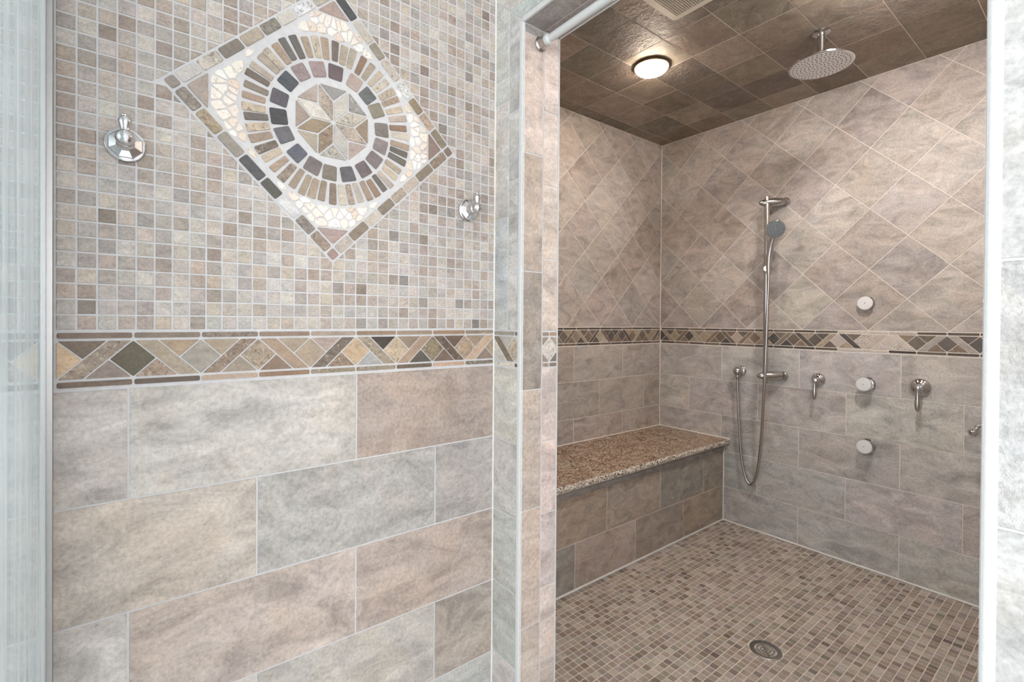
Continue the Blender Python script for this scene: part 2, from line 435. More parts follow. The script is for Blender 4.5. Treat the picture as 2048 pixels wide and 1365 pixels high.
def ell(r, h0, h1, n=8):               # half-ellipse dome profile from (r,h0) to (0,h1)
    return [(r * math.cos(i / n * math.pi / 2), h0 + (h1 - h0) * math.sin(i / n * math.pi / 2)) for i in range(n + 1)]
def ball(r, n=12): return [(r * math.sin(math.pi * i / n), -r * math.cos(math.pi * i / n)) for i in range(n + 1)]
def part(name, geo, mat, parent, smooth=True, kind=None):
    o = make_obj(name, geo[0], geo[1], mat, parent, smooth=False, kind=kind)
    if smooth:
        me = o.data; me.polygons.foreach_set('use_smooth', [len(p.vertices) <= 4 for p in me.polygons])
        try: me.set_sharp_from_angle(angle=math.radians(38))
        except Exception: pass
    return o
def join(*gs):
    v, f = [], []
    for g in gs:
        n = len(v); v += list(g[0]); f += [[n + i for i in ff] for ff in g[1]]
    return v, f

# ---------------------------------------------------------------- the setting
G = 0.0012   # grout lies this far behind the tile faces
wall_left = structure('wall_left', [((-1.3, A + G, ZF), (W + G, A + 0.12, ZC))], M['grout'])
wall_back = structure('wall_shower_back', [((B + G, YR - 0.1, ZF - 0.06), (B + 0.12, C + 0.12, ZC + 0.06))], M['grout_warm'])
wall_side = structure('wall_shower_left', [((WT, C + G, ZF - 0.06), (B + G, C + 0.12, ZC + 0.06))], M['grout_warm'])
wall_right = structure('wall_shower_right', [((WT, YR - 0.1, ZF - 0.06), (B + G, YR - G, ZC + 0.06))], M['grout_warm'])
wall_open = structure('wall_opening', [((W + G, YJ + G, ZF), (WT - G, C, ZC)),
                                       ((W + G, -1.9, ZF), (WT - G, YP - G, ZC)),
                                       ((W + G, YP - G, ZH + G), (WT - G, YJ + G, ZC))], M['grout'])
floor = structure('floor', [((WT - 0.15, YR - 0.02, ZF - 0.06), (B + 0.01, C, ZF - G))], M['grout_floor'])
ceiling = structure('ceiling', [((WT - G, YR - 0.02, ZC + G), (B + 0.01, C + 0.01, ZC + 0.06))], M['grout_warm'])
bath_floor = structure('floor_bathroom', [((-2.2, -2.2, ZF - 0.06), (W + G, A + 0.02, ZF - 0.001))], M['paint'])
bath_ceil = structure('ceiling_bathroom', [((-2.2, -2.2, ZC), (W + G, A + 0.02, ZC + 0.06))], M['paint'])
# bathroom walls out of frame, each with its window opening
structure('wall_window', [((-2.3, -2.2, ZF), (-2.2, -1.1, ZC)), ((-2.3, 0.8, ZF), (-2.2, A, ZC)), ((-2.3, -1.1, ZF), (-2.2, 0.8, -0.5)), ((-2.3, -1.1, 1.0), (-2.2, 0.8, ZC))], M['paint'])
structure('wall_rear', [((-2.2, -2.3, ZF), (-1.7, -2.2, ZC)), ((0.5, -2.3, ZF), (W + G, -2.2, ZC)), ((-1.7, -2.3, ZF), (0.5, -2.2, -0.5)), ((-1.7, -2.3, 1.0), (0.5, -2.2, ZC))], M['paint'])

WARM = [(180, 172, 166), (174, 166, 160), (184, 177, 171), (172, 165, 160), (178, 169, 163), (171, 162, 155)]
COOL = [(190, 186, 183), (185, 182, 179), (193, 189, 185), (181, 179, 176), (188, 182, 178)]

# ---- left wall: large running-bond tiles under the border
ROWS = [-0.131] + [-0.3431 - H * k for k in range(5)]
LEFT_COLS = {(0, 0): (190, 184, 179), (0, 1): (188, 184, 178), (0, 2): (178, 164, 154),
             (1, 0): (188, 179, 170), (1, 1): (176, 174, 171), (1, 2): (170, 167, 164),
             (2, 0): (190, 185, 181), (2, 1): (180, 169, 161), (2, 2): (179, 166, 158),
             (3, 0): (190, 185, 180), (3, 1): (182, 177, 171), (3, 2): (168, 159, 150)}
for r in range(len(ROWS) - 1):
    v1, v0 = ROWS[r], max(ROWS[r + 1], ZF)
    js = [-0.0158 + LT * n - (0 if r % 2 == 0 else LT / 2) for n in range(-2, 4)]
    for k in range(len(js) - 1):
        u0, u1 = max(js[k], -1.2), min(js[k + 1], W)
        if u1 - u0 < 0.01: continue
        vis = k - (1 if r % 2 == 0 else 2) if True else 0
        c = LEFT_COLS.get((r, vis), jit(rnd.choice(COOL), 5)); c = jit(c, 2, 1)
        mt = M['rough_tile'] if (r, vis) in ((0, 2), (1, 1)) else M['tile']
        piece('wall_tile', F_LEFT, rect(u0, u1, v0, v1, 0.0019), c, mt, wall_left, top=rnd.uniform(-0.0003, 0.0004))

# ---- mosaic field with the medallion cut out
MC = (0.3625, 0.468); MR = 0.331
PM = 0.0282
MOS = [(184, 176, 169), (190, 182, 174), (179, 172, 166), (170, 158, 149), (188, 178, 167), (167, 161, 155), (180, 168, 157), (194, 188, 181), (173, 163, 155), (183, 177, 172), (160, 148, 139), (177, 173, 168)]
mos = []
for i in range(-38, 35):
    for j in range(0, 44):
        u0 = -0.1174 + PM * i; v0 = -0.0222 + PM * j
        u1, v1 = u0 + PM, v0 + PM
        if u0 > W - 0.004 or v0 > ZC - 0.01: continue
        poly = rect(u0, min(u1, W), v0, min(v1, ZC), 0.0016)
        cu, cv = (u0 + u1) / 2 - MC[0], (v0 + v1) / 2 - MC[1]
        full = True
        if abs(cu) + abs(cv) < MR + 0.035:
            if abs(cu) + abs(cv) < MR - 0.034: continue
            sx, sy = (1 if cu > 0 else -1), (1 if cv > 0 else -1)
            q = clip(poly, -sx, -sy, -(sx * MC[0] + sy * MC[1] + MR + 0.003))
            full = len(q) == 4 and abs(abs(area2(q)) - abs(area2(poly))) < 1e-7
            if len(q) < 3 or abs(area2(q)) < 2e-5: continue
            poly = dedup(q)
        c = jit(rnd.choice(MOS), 6, 1.5)
        if rnd.random() < 0.08: c = tuple(x - 22 for x in c)
        ctr = F_LEFT.p(sum(p[0] for p in poly) / len(poly), sum(p[1] for p in poly) / len(poly))
        x, y, z = project(ctr)
        pix = [project(F_LEFT.p(*p))[:2] for p in poly]
        ar = abs(area2(pix)) if (108 < x < 990 and -10 < y < 700) else 0
        mos.append((ar, poly, c, rnd.uniform(-0.0005, 0.0005), full))
mos.sort(key=lambda t: -t[0])
for ar, poly, c, d, full in mos[:300]:
    piece('mosaic_tile', F_LEFT, poly, c, M['mosaic'], wall_left, top=d, round_=0.0, bev=0.0013, key='mosL' if full else None)
stuff('mosaic_tile_field', F_LEFT, [(p, c, d) for a_, p, c, d, f in mos[300:]], M['mosaic_attr'], wall_left, bev=0.0013)

# ---- decorative border: pencils, diamonds, slanted bars and triangles
BROWN = [(128, 105, 88), (132, 112, 94), (138, 120, 104), (120, 100, 84), (146, 124, 104), (112, 94, 80)]
STONE = [(166, 146, 122), (150, 130, 108), (172, 150, 124), (140, 120, 102), (184, 164, 138), (128, 110, 94), (158, 148, 132), (120, 104, 92), (176, 160, 140), (108, 98, 90)]
def border(trim, fr, joints, par0, u_lo, u_hi, zt, zb, cols=None, pal=None):
    """joints: u of every pencil joint; par0: 0 when the first section leans like a backslash"""
    hgt = zt - zb; ph = 0.0115; g = 0.0013
    f1, f0 = zt - ph - 0.0028, zb + ph + 0.0028
    mid, hh = (f0 + f1) / 2, (f1 - f0) / 2
    pal = pal or STONE
    def put(kind, poly, c, rr=0.002):
        poly = clip_rect(poly, u_lo, u_hi, zb - 0.01, zt + 0.01)
        poly = inset(poly, 0.0007 if kind == 'pencil_stone' else g) if len(poly) >= 3 else []
        if len(poly) >= 3 and abs(area2(poly)) > 1.2e-5:
            mt = M['spotted'] if rnd.random() < 0.33 else M['slate']
            piece(kind, fr, poly, jit(c, 4, 2), mt, trim, top=0.0006 + rnd.uniform(-0.0004, 0.0006), bev=0.0009, round_=rr)
    for k in range(len(joints)):
        J = joints[k]; cc = (cols or {}).get(k, {})
        r = hh
        put('diamond_stone', [(J - r, mid), (J, mid - r), (J + r, mid), (J, mid + r)], cc.get('d', rnd.choice(pal)))
        if k == len(joints) - 1: break
        J2 = joints[k + 1]; Pp = J2 - J
        put('pencil_stone', rect(J + 0.001, J2 - 0.001, zt - ph, zt), cc.get('pt', rnd.choice(BROWN)), 0.003)
        put('pencil_stone', rect(J + 0.001, J2 - 0.001, zb, zb + ph), cc.get('pb', rnd.choice(BROWN)), 0.003)
        up = (k + par0) % 2           # 0: backslash
        s = -1 if up else 1
        X = (lambda x: J + x) if s == 1 else (lambda x: J2 - x)
        put('slanted_stone', [(X(0), mid + r), (X(r * 2), mid - r), (X(Pp), mid - r), (X(Pp - 2 * r), mid + r)], cc.get('s', rnd.choice(pal)))
        put('triangle_stone', [(X(Pp - r), mid), (X(Pp), mid + r), (X(Pp - 2 * r), mid + r)], cc.get('t', rnd.choice(pal)), 0.0015)
        put('triangle_stone', [(X(r), mid), (X(0), mid - r), (X(2 * r), mid - r)], cc.get('b', rnd.choice(pal)), 0.0015)
def trim_bed(name, fr, u0, u1, zt, zb, mat):
    v = [fr.p(u, z, d) for d in (-0.006, -G + 0.0004) for (u, z) in ((u0, zb), (u1, zb), (u1, zt), (u0, zt))]
    f = [[3, 2, 1, 0], [4, 5, 6, 7], [0, 1, 5, 4], [1, 2, 6, 5], [2, 3, 7, 6], [3, 0, 4, 7]]
    return make_obj(name, v, f, mat, kind='structure')
LC = {0: dict(d=(222, 190, 150), pt=(128, 105, 88), pb=(125, 102, 85), t=(128, 108, 90), s=(168, 147, 126), b=(150, 135, 120)),
      1: dict(d=(98, 87, 66), pt=(130, 110, 92), pb=(106, 88, 75), s=(166, 146, 123), t=(168, 143, 114), b=(172, 147, 122)),
      2: dict(d=(156, 149, 134), pt=(136, 118, 102), pb=(188, 162, 138), t=(165, 145, 120), s=(150, 128, 105), b=(155, 140, 122)),
      3: dict(d=(172, 152, 127), pt=(142, 118, 98), pb=(150, 118, 90), s=(167, 142, 116), t=(168, 148, 122), b=(140, 115, 95)),
      4: dict(d=(165, 145, 120), pt=(165, 145, 130), pb=(152, 136, 114), t=(178, 152, 142), s=(125, 110, 95), b=(150, 120, 98)),
      5: dict(d=(194, 163, 127), pt=(150, 125, 98), pb=(152, 138, 118), s=(156, 141, 119), t=(80, 70, 60), b=(164, 164, 164)),
      6: dict(d=(198, 173, 142), pt=(156, 136, 113), pb=(116, 102, 84), t=(150, 130, 105), s=(178, 147, 121), b=(103, 94, 87)),
      7: dict(d=(150, 130, 100), pt=(166, 132, 100), pb=(194, 158, 132), s=(113, 94, 79), t=(118, 94, 77), b=(124, 104, 87)),
      8: dict(d=(182, 152, 120), pt=(156, 137, 114), pb=(134, 119, 104), t=(160, 140, 115), s=(198, 168, 138), b=(150, 125, 108))}
jl = [-0.1165, -0.0087, 0.0997, 0.2051, 0.3128, 0.4196, 0.5252, 0.6304, 0.7346, 0.8400]
far = [-0.1165 - 0.107 * k for k in range(9, 0, -1)]
t1 = trim_bed('trim_1', F_LEFT, -1.2, W, -0.0235, -0.130, M['grout'])
# sections left of the glass first, then the measured ones
border(t1, F_LEFT, far + [-0.1165], 0, -1.2, -0.1185, -0.026, -0.126)
border(t1, F_LEFT, jl, 1, -0.1165, W - 0.002, -0.026, -0.126, LC)
t2 = trim_bed('trim_2', F_COL, -A, -1.047, -0.0265, -0.133, M['grout'])
border(t2, F_COL, [-1.166, -1.0615, -0.957], 0, -A + 0.001, -1.048, -0.029, -0.130,
       {0: dict(d=(205, 200, 192), s=(140, 124, 102), t=(186, 180, 170), b=(200, 196, 190), pt=(158, 150, 138), pb=(214, 206, 190)), 1: dict(d=(190, 174, 150), t=(190, 180, 168), s=(196, 182, 164))})
t3 = trim_bed('trim_3', F_JAMB, 0.9135, 0.972, -0.0275, -0.1345, M['grout'])
border(t3, F_JAMB, [0.836, 0.9415, 1.047], 1, 0.9145, 0.971, -0.0305, -0.1315,
       {0: dict(t=(150, 132, 118), s=(150, 132, 118), b=(150, 132, 118), pt=(150, 130, 118), pb=(158, 140, 124)), 1: dict(d=(206, 196, 186), pt=(176, 140, 118), pb=(130, 116, 104), s=(168, 158, 146), t=(168, 158, 146), b=(120, 112, 106))})
WPAL = [(150, 132, 112), (134, 114, 96), (118, 104, 90), (168, 150, 126), (104, 92, 82), (182, 166, 144), (140, 118, 96), (92, 84, 80)]
DBROWN = [(92, 78, 68), (106, 90, 78), (84, 74, 68), (116, 98, 84), (74, 66, 60)]
BROWN_KEEP = BROWN; BROWN = DBROWN
js_ = [1.9021 + 0.1027 * k for k in range(-9, 10)]
t4 = trim_bed('trim_4', F_SIDE, WT, B, -0.031, -0.142, M['grout_warm'])
border(t4, F_SIDE, js_, 0, WT + 0.001, B - 0.002, -0.0345, -0.1385, None, WPAL)
jb_ = [-1.9554 + 0.1049 * k for k in range(0, 19)]
t5 = trim_bed('trim_5', F_BACK, -C, -YR, -0.033, -0.141, M['grout_warm'])
PALE = (202, 190, 178)
border(t5, F_BACK, jb_, 0, -C + 0.002, -YR - 0.002, -0.0365, -0.1375,
       {10: dict(d=(190, 178, 166), pt=PALE, pb=PALE), 11: dict(d=(196, 184, 172), pt=PALE, pb=PALE, s=(198, 186, 174), t=PALE, b=PALE), 12: dict(d=PALE, pt=PALE, s=PALE, b=PALE),
        13: dict(d=(120, 108, 98), s=(170, 160, 150)), 14: dict(d=(108, 98, 92), s=(172, 164, 154)), 15: dict(d=(100, 92, 88))}, WPAL)
BROWN = BROWN_KEEP

# ---- shower walls: large tiles below the border, diamonds above
def lower(wall, fr, u_lo, u_hi, ztop, phase, zr1, v_floor, pal, alt=0):
    rows = [ztop] + [zr1 - H * k for k in range(6)]
    for r in range(len(rows) - 1):
        v1, v0 = rows[r], max(rows[r + 1], v_floor)
        if v1 - v0 < 0.012: continue
        js = [phase + LT * n + (LT / 2 if (r + alt) % 2 else 0) for n in range(-9, 12)]
        for k in range(len(js) - 1):
            u0, u1 = max(js[k], u_lo), min(js[k + 1], u_hi)
            if u1 - u0 < 0.012: continue
            piece('wall_tile', fr, rect(u0, u1, v0, v1, 0.0017), jit(rnd.choice(pal), 3, 1.5), M['tile'], wall, top=rnd.uniform(-0.0003, 0.0004))
DIA = 0.2975
def diamonds(wall, fr, u_lo, u_hi, u_ph, v_lo, v_hi, v_ph, pal):
    for i in range(-24, 25):
        for j in range(-12, 14):
            if (i + j) % 2: continue
            cu, cv = u_ph + i * DIA / 2, v_ph + j * DIA / 2
            d = DIA / 2 - 0.0022
            poly = clip_rect([(cu - d, cv), (cu, cv - d), (cu + d, cv), (cu, cv + d)], u_lo, u_hi, v_lo, v_hi)
            if len(poly) < 3 or abs(area2(poly)) < 2e-5: continue
            piece('diamond_tile', fr, poly, jit(rnd.choice(pal), 3, 1.5), M['tile'], wall, top=rnd.uniform(-0.0003, 0.0004))
lower(wall_side, F_SIDE, WT + 0.002, B - 0.002, -0.1435, 1.989 - LT * 2, -0.3493, ZBT, WARM)
lower(wall_back, F_BACK, -C + 0.002, -YR - 0.002, -0.1425, -1.0857, -0.3493, ZF + 0.006, COOL)
lower(wall_right, F_RIGHT, -B + 0.002, -WT, -0.03, -1.9, -0.3493, ZF + 0.006, COOL)
diamonds(wall_side, F_SIDE, WT + 0.002, B - 0.002, 2.816, -0.0295, ZC - 0.002, 0.1185, WARM)
diamonds(wall_back, F_BACK, -C + 0.002, -YR - 0.002, -1.9675, -0.0315, ZC - 0.002, 0.1185, WARM)
diamonds(wall_right, F_RIGHT, -B + 0.002, -WT, -B, -0.028, ZC - 0.002, 0.1185, WARM)

# ---- ceiling tiles, square grid
CEILC = [(150, 138, 126), (142, 130, 118), (156, 146, 134), (134, 124, 114), (146, 132, 118), (128, 118, 110)]  # darker browns: the ceiling's lack of light put into the tile colours
PC = 0.2185
for i in range(-7, 5):
    for j in range(-7, 7):
        poly = clip_rect(rect(2.199 + PC * i, 2.199 + PC * (i + 1), -1.007 + PC * j, -1.007 + PC * (j + 1), 0.0015), WT, B - 0.001, -C + 0.001, -YR)
        if len(poly) >= 3 and abs(area2(poly)) > 2e-4:
            piece('ceiling_tile', F_CEIL, poly, jit(rnd.choice(CEILC), 4, 2), M['ceil_tile'] if rnd.random() < 0.75 else M['tile'], ceiling, top=rnd.uniform(-0.0005, 0.0005))

# ---- shower floor mosaic, cut round the drain
DC = (1.822, 0.805); DR = 0.056; PF = 0.02775
FLC = [(169, 158, 149), (161, 150, 141), (151, 140, 131), (177, 168, 160), (143, 132, 124), (164, 155, 148), (156, 144, 135), (131, 121, 114), (172, 164, 157), (153, 145, 138)]
fl = []
i = 0
for i in range(-14, 58):
    for j in range(-48, 12):
        u0 = 1.2192 + PF * i; v0 = 1.2523 + PF * j
        poly = clip_rect(rect(u0, u0 + PF, v0, v0 + PF, 0.0015), WT - 0.14, B - 0.006, YR + 0.001, YE - 0.006)
        if len(poly) < 3 or abs(area2(poly)) < 3e-5: continue
        cu, cv = u0 + PF / 2 - DC[0], v0 + PF / 2 - DC[1]; dist = math.hypot(cu, cv)
        full = abs(abs(area2(poly)) - (PF - 0.003) ** 2) < 1e-7
        if dist < DR + 0.022:
            if dist < DR - 0.013: continue
            nx, ny = cu / dist, cv / dist
            poly = dedup(clip(poly, -nx, -ny, -(nx * DC[0] + ny * DC[1] + DR + 0.001)))
            full = False
            if len(poly) < 3 or abs(area2(poly)) < 3e-5: continue
        c = jit(rnd.choice(FLC), 6, 3)
        if rnd.random() < 0.06: c = tuple(x - 24 for x in c)
        pix = [project(F_FLOOR.p(*p)) for p in poly]
        x = sum(p[0] for p in pix) / len(pix); y = sum(p[1] for p in pix) / len(pix)
        ar = abs(area2([p[:2] for p in pix])) if (1114 < x < 1966 and y < 1362 and pix[0][2] > 0) else 0
        fl.append((ar, poly, c, rnd.uniform(-0.0005, 0.0004), full))
fl.sort(key=lambda t: -t[0])
for ar, poly, c, d, full in fl[:300]:
    piece('floor_tile', F_FLOOR, poly, c, M['mosaic'], floor, top=d, bev=0.001, key='mosF' if full else None)
stuff('floor_tile_field', F_FLOOR, [(p, c, d) for a_, p, c, d, f in fl[300:]], M['mosaic_attr'], floor, bev=0.001)

# ---- opening wall: column face, jamb, header, right pier
CW = [(192, 192, 190), (186, 188, 187), (195, 193, 190), (182, 182, 180)]
def colpiece(u0, u1, v0, v1, c=None, g=0.0017): piece('wall_tile', F_COL, rect(u0, u1, v0, v1, g), c or jit(rnd.choice(CW), 4, 2), M['tile'], wall_open)
e0 = -1.0475
low = [-0.134, -0.3455, -0.557, -0.772, -0.982, ZF]
for k in range(5): colpiece(-A, e0, low[k + 1], low[k])
for v0, v1 in ((-0.026, 0.300), (0.300, 0.635)): colpiece(-A, -1.0935, v0, v1)
def poly_piece(fr, poly, c, mat=None): piece('wall_tile', fr, inset(poly, 0.0017), c, mat or M['tile'], wall_open)
dm = 0.9 # mitre: v = 0.8435 + dm*(u_edge - u)
mz = lambda u: 0.8435 + 0.93 * (e0 - u)
poly_piece(F_COL, [(-A, 0.635), (-1.0935, 0.635), (-1.0935, mz(-1.0935)), (-A, mz(-A))], (202, 204, 200))
for v0, v1 in ((-0.026, 0.187), (0.187, 0.400), (0.400, 0.5935), (0.5935, 0.7877)): colpiece(-1.0925, e0, v0, v1)
poly_piece(F_COL, [(-1.0925, 0.7877), (e0, 0.7877), (e0, mz(e0)), (-1.0925, mz(-1.0925))], (206, 206, 204))
# header face, mitred like a picture frame
z1, z2 = mz(e0), mz(-1.0935)
for u0, u1 in ((e0, -0.80), (-0.80, -0.47), (-0.47, -0.14)):
    a0 = -1.0925 if u0 == e0 else u0
    poly_piece(F_COL, [(u0, z1), (u1, z1), (u1, z2), (a0, z2)], jit((196, 200, 200), 4, 2))
for u0, u1 in ((-1.0935, -0.9), (-0.9, -0.567), (-0.567, -0.234), (-0.234, 0.1)):
    a0 = -A if u0 == -1.0935 else u0
    poly_piece(F_COL, [(u0, z2), (u1, z2), (u1, mz(-A)), (a0, mz(-A))], jit((204, 202, 196), 4, 2))
for k in range(6): poly_piece(F_COL, [(-A + k * 0.34, mz(-A)), (-A + (k + 1) * 0.34, mz(-A)), (-A + (k + 1) * 0.34, ZC), (-A + k * 0.34, ZC)], jit((202, 200, 196), 4, 2))
# right pier face
pj = [ZF, -1.0, -0.86, -0.53, -0.25, 0.0796, 0.414, 0.745, mz(e0)]
for k in range(len(pj) - 1):
    poly_piece(F_COL, [(-0.0995, pj[k]), (0.234, pj[k]), (0.234, pj[k + 1]), (-0.0995, pj[k + 1])], jit((190, 190, 189), 3, 1), M['rough_tile'] if k % 2 == 0 else None)
# jamb tiles, two strips
jz = [ZF, -0.864, -0.5325, -0.1935, 0.1405, 0.4715, 0.8045]
JC = [(190, 180, 172), (196, 182, 172), (188, 176, 166), (160, 152, 144), (190, 176, 164), (204, 188, 178)]
for k in range(6): piece('wall_tile', F_JAMB, rect(W + 0.0005, 0.9125, jz[k], jz[k + 1], 0.0016), JC[k], M['rough_tile'] if k in (1, 2, 3, 4) else M['tile'], wall_open)
piece('wall_tile', F_JAMB, rect(W + 0.0005, 0.9125, 0.8045, ZH, 0.0016), (160, 158, 154), M['tile'], wall_open)
jz2 = [ZF, -0.982, -0.7705, -0.5565, -0.3465, -0.1345]
for k in range(5): piece('wall_tile', F_JAMB, rect(0.9135, 0.971, jz2[k], jz2[k + 1], 0.0016), jit((200, 188, 182), 6, 2), M['tile'], wall_open)
for v0, v1 in ((-0.0275, 0.180), (0.180, 0.392), (0.392, 0.6035), (0.6035, 0.8045), (0.8045, ZH)):
    piece('wall_tile', F_JAMB, rect(0.9135, 0.971, v0, v1, 0.0016), jit((206, 192, 184), 4, 2), M['tile'], wall_open)
# header underside
for u0, u1 in ((W, 0.9125), (0.9135, 0.971)):
    for k in range(3):
        piece('wall_tile', F_HEAD, rect(u0, u1, -YJ + 0.31 * k, min(-YJ + 0.31 * (k + 1), -YP), 0.0016), jit((158, 154, 150), 4, 2), M['rough_tile'], wall_open)
# rounded white edge trims round the opening
def quarter(name, cx, cy, r, sy, z0, z1):
    """rounded vertical edge: arc in plan from the outer face to the jamb face; sy=+1 rounds towards -Y"""
    n = 6; prof = [(cx + 0.004, cy - sy * 0.0005), (cx + 0.004, cy + sy * 0.0155), (cx - 0.0006, cy + sy * 0.0155)]
    for i in range(n + 1):
        a = math.pi / 2 * i / n
        prof.append((cx - 0.0006 + r * (1 - math.cos(a)), cy - sy * 0.0008 + sy * r * (1 - math.sin(a))))
    v = [(x, y, z) for z in (z0, z1) for x, y in prof]; m = len(prof)
    f = [[i, (i + 1) % m, m + (i + 1) % m, m + i] for i in range(m)] + [list(range(m))[::-1], list(range(m, 2 * m))]
    return v, f
part('edge_trim', quarter('q', W, YJ, 0.007, 1, ZF, ZH + 0.002), M['edge'], wall_open)
part('edge_trim', quarter('q', W, YP, 0.007, -1, ZF, ZH + 0.002), M['edge'], wall_open)
v, f = [], []; bbox_mesh((W - 0.0006, YP - 0.0, ZH - 0.0006), (W + 0.005, YJ, ZH + 0.0145), v, f); part('edge_trim', (v, f), M['edge'], wall_open, smooth=False)
v, f = [], []; bbox_mesh((0.9712, YJ - 0.0012, ZF), (WT, YJ + 0.006, ZH + 0.001), v, f); part('edge_trim', (v, f), M['edge'], wall_open, smooth=False)
v, f = [], []; bbox_mesh((0.9712, YP, ZH - 0.0012), (WT, YJ, ZH + 0.006), v, f); part('edge_trim', (v, f), M['edge'], wall_open, smooth=False)
# caulk beads
def bead(parent, p, q, r, mat=None):
    n = 24; P, Q = Vector(p), Vector(q); pts = [P.lerp(Q, i / n) for i in range(n + 1)]
    part('caulk_bead', tube(pts, [r * rnd.uniform(0.8, 1.15) for _ in pts], 8), mat or M['caulk'], parent)
bead(wall_back, (B - 0.001, YE, ZF + 0.003), (B - 0.001, YR, ZF + 0.003), 0.0055)
bead(wall_back, (B - 0.001, YE - 0.001, ZF), (B - 0.001, YE - 0.001, ZBT - 0.06), 0.0045)
bead(wall_back, (B - 0.001, C, ZBT + 0.001), (B - 0.001, YS - 0.001, ZBT + 0.001), 0.0045)
bead(wall_side, (WT, C - 0.002, ZBT + 0.001), (B, C - 0.002, ZBT + 0.001), 0.0038, M['grout_warm'])
bead(wall_side, (B - 0.0005, C - 0.0005, ZBT), (B - 0.0005, C - 0.0005, ZC), 0.0035, M['grout_warm'])
bead(wall_left, (W - 0.0005, A - 0.0005, ZF), (W - 0.0005, A - 0.0005, ZC), 0.003)

# ---------------------------------------------------------------- bench
bench = empty('shower_bench', (1.9, C, ZF), 'built-in tiled bench with speckled granite seat against the shower wall', 'bench')
OB = Vector((1.9, C, ZF))
bench['_local'] = [1.9, C, ZF]
def loc(v, O=OB): return [Vector(x) - O for x in v]
v, f = [], []; bbox_mesh((WT, YE + G, ZF), (B - 0.003, C - 0.006, ZBT - 0.028), v, f)
base = make_obj('base', loc(v), f, M['grout_warm'], bench)
brow = [ZF + 0.007, -0.9925, -0.782]
BJ = {0: [WT, 1.1035, 1.5405, 1.972, 2.393, B - 0.004], 1: [WT, 1.323, 1.753, 2.179, 2.598, B - 0.004]}
base['_local'] = [1.9, C, ZF]
for r in (0, 1):
    for k in range(len(BJ[r]) - 1):
        piece('bench_tile', F_BENCH, rect(BJ[r][k], BJ[r][k + 1], brow[r], brow[r + 1], 0.0014), jit(rnd.choice([(160, 150, 140), (168, 156, 146), (152, 146, 140), (164, 150, 138)]), 5, 2), M['tile'], base)
v, f = [], []; bbox_mesh((WT, YE - 0.004, -0.781), (B - 0.004, YE + 0.004, -0.7545), v, f)
make_obj('trim_strip', loc(v), f, M['tile'], bench).color = (*lin((150, 146, 142)), 1)
bead_o = Vector((0, 0, 0))
pts = [Vector((WT + (B - WT) * i / 30, YE - 0.002, ZF + 0.003)) - OB for i in range(31)]
part('caulk_bead', tube(pts, [0.0045 * rnd.uniform(0.8, 1.2) for _ in pts], 8), M['caulk'], bench)
# granite slab with a chiselled front edge
nx = 150; V, Fc, mi = [], [], []
prof = [(C - 0.005, ZBT - 0.027), (YS + 0.004, ZBT - 0.027), (YS, ZBT - 0.020), (YS - 0.001, ZBT - 0.012), (YS + 0.001, ZBT - 0.004), (YS + 0.004, ZBT), (C - 0.005, ZBT)]
for i in range(nx + 1):
    x = WT + (B - 0.002 - WT) * i / nx
    for k, (y, z) in enumerate(prof):
        j = rnd.uniform(-0.003, 0.0025) if 1 <= k <= 5 else 0
        jz_ = rnd.uniform(-0.002, 0.001) if k in (1, 2, 3) else 0
        V.append(Vector((x, y + j, z + jz_)) - OB)
m = len(prof)
for i in range(nx):
    for k in range(m):
        k2 = (k + 1) % m
        Fc.append([i * m + k, (i + 1) * m + k, (i + 1) * m + k2, i * m + k2][::-1]); mi.append(1 if 1 <= k <= 4 else 0)
Fc.append(list(range(m))); mi.append(0); Fc.append([nx * m + k for k in range(m)][::-1]); mi.append(0)
slab = make_obj('granite_slab', V, Fc, None, bench, mats=[M['granite'], M['granite_edge']], mat_idx=mi)
slab['label'] = 'tan speckled granite seat with chiselled front edge'
bm = bmesh.new(); bm.from_mesh(slab.data); bmesh.ops.recalc_face_normals(bm, faces=bm.faces); bm.to_mesh(slab.data); bm.free()

# ---------------------------------------------------------------- medallion
med = empty('stone_medallion', (MC[0], A, MC[1]), 'diamond-shaped stone mosaic medallion with a star and ray circle on the wall', 'medallion')
med['_local'] = [MC[0], A, MC[1]]
MO = Vector((MC[0], A, MC[1]))
q = 0.7071068
def st(s, t): return (MC[0] + (s - t) * q, MC[1] + (s + t) * q)
R_ = 0.2335
bed = [st(-R_, -R_), st(R_, -R_), st(R_, R_), st(-R_, R_)]
v = [F_LEFT.p(u, w, d) - MO for d in (-0.006, -0.0006) for u, w in bed]
make_obj('grout_bed', v, [[3, 2, 1, 0], [4, 5, 6, 7], [0, 1, 5, 4], [1, 2, 6, 5], [2, 3, 7, 6], [3, 0, 4, 7]], M['grout'], med)
def mpiece(kind, poly, c, mat=None, g=0.0012, rr=0.003, bev=0.0012, top=0.0018):
    poly = poly if area2(poly) > 0 else poly[::-1]
    poly = inset(poly, g)
    if len(poly) < 3: return
    piece(kind, F_LEFT, poly, jit(c, 3, 2), mat or (M['spotted'] if rnd.random() < 0.3 else M['slate']), med, top=top + rnd.uniform(-0.0004, 0.0006), bot=-0.004, bev=bev, round_=rr)
def strect(s0, s1, t0, t1): return [st(s0, t0), st(s1, t0), st(s1, t1), st(s0, t1)]
BL = [(150, 138, 125), (170, 146, 112), (152, 142, 128), (84, 85, 86), (96, 92, 86), (206, 207, 207), (132, 122, 112), (154, 138, 118)]
BR = [(178, 168, 152), (146, 126, 106), (200, 188, 170), (142, 128, 108), (172, 157, 137), (188, 173, 152), (140, 124, 104), (152, 132, 110)]
TR = [(82, 86, 86), (192, 182, 170), (150, 140, 120), (198, 184, 168), (208, 208, 208), (152, 132, 106), (182, 162, 137), (146, 132, 112)]
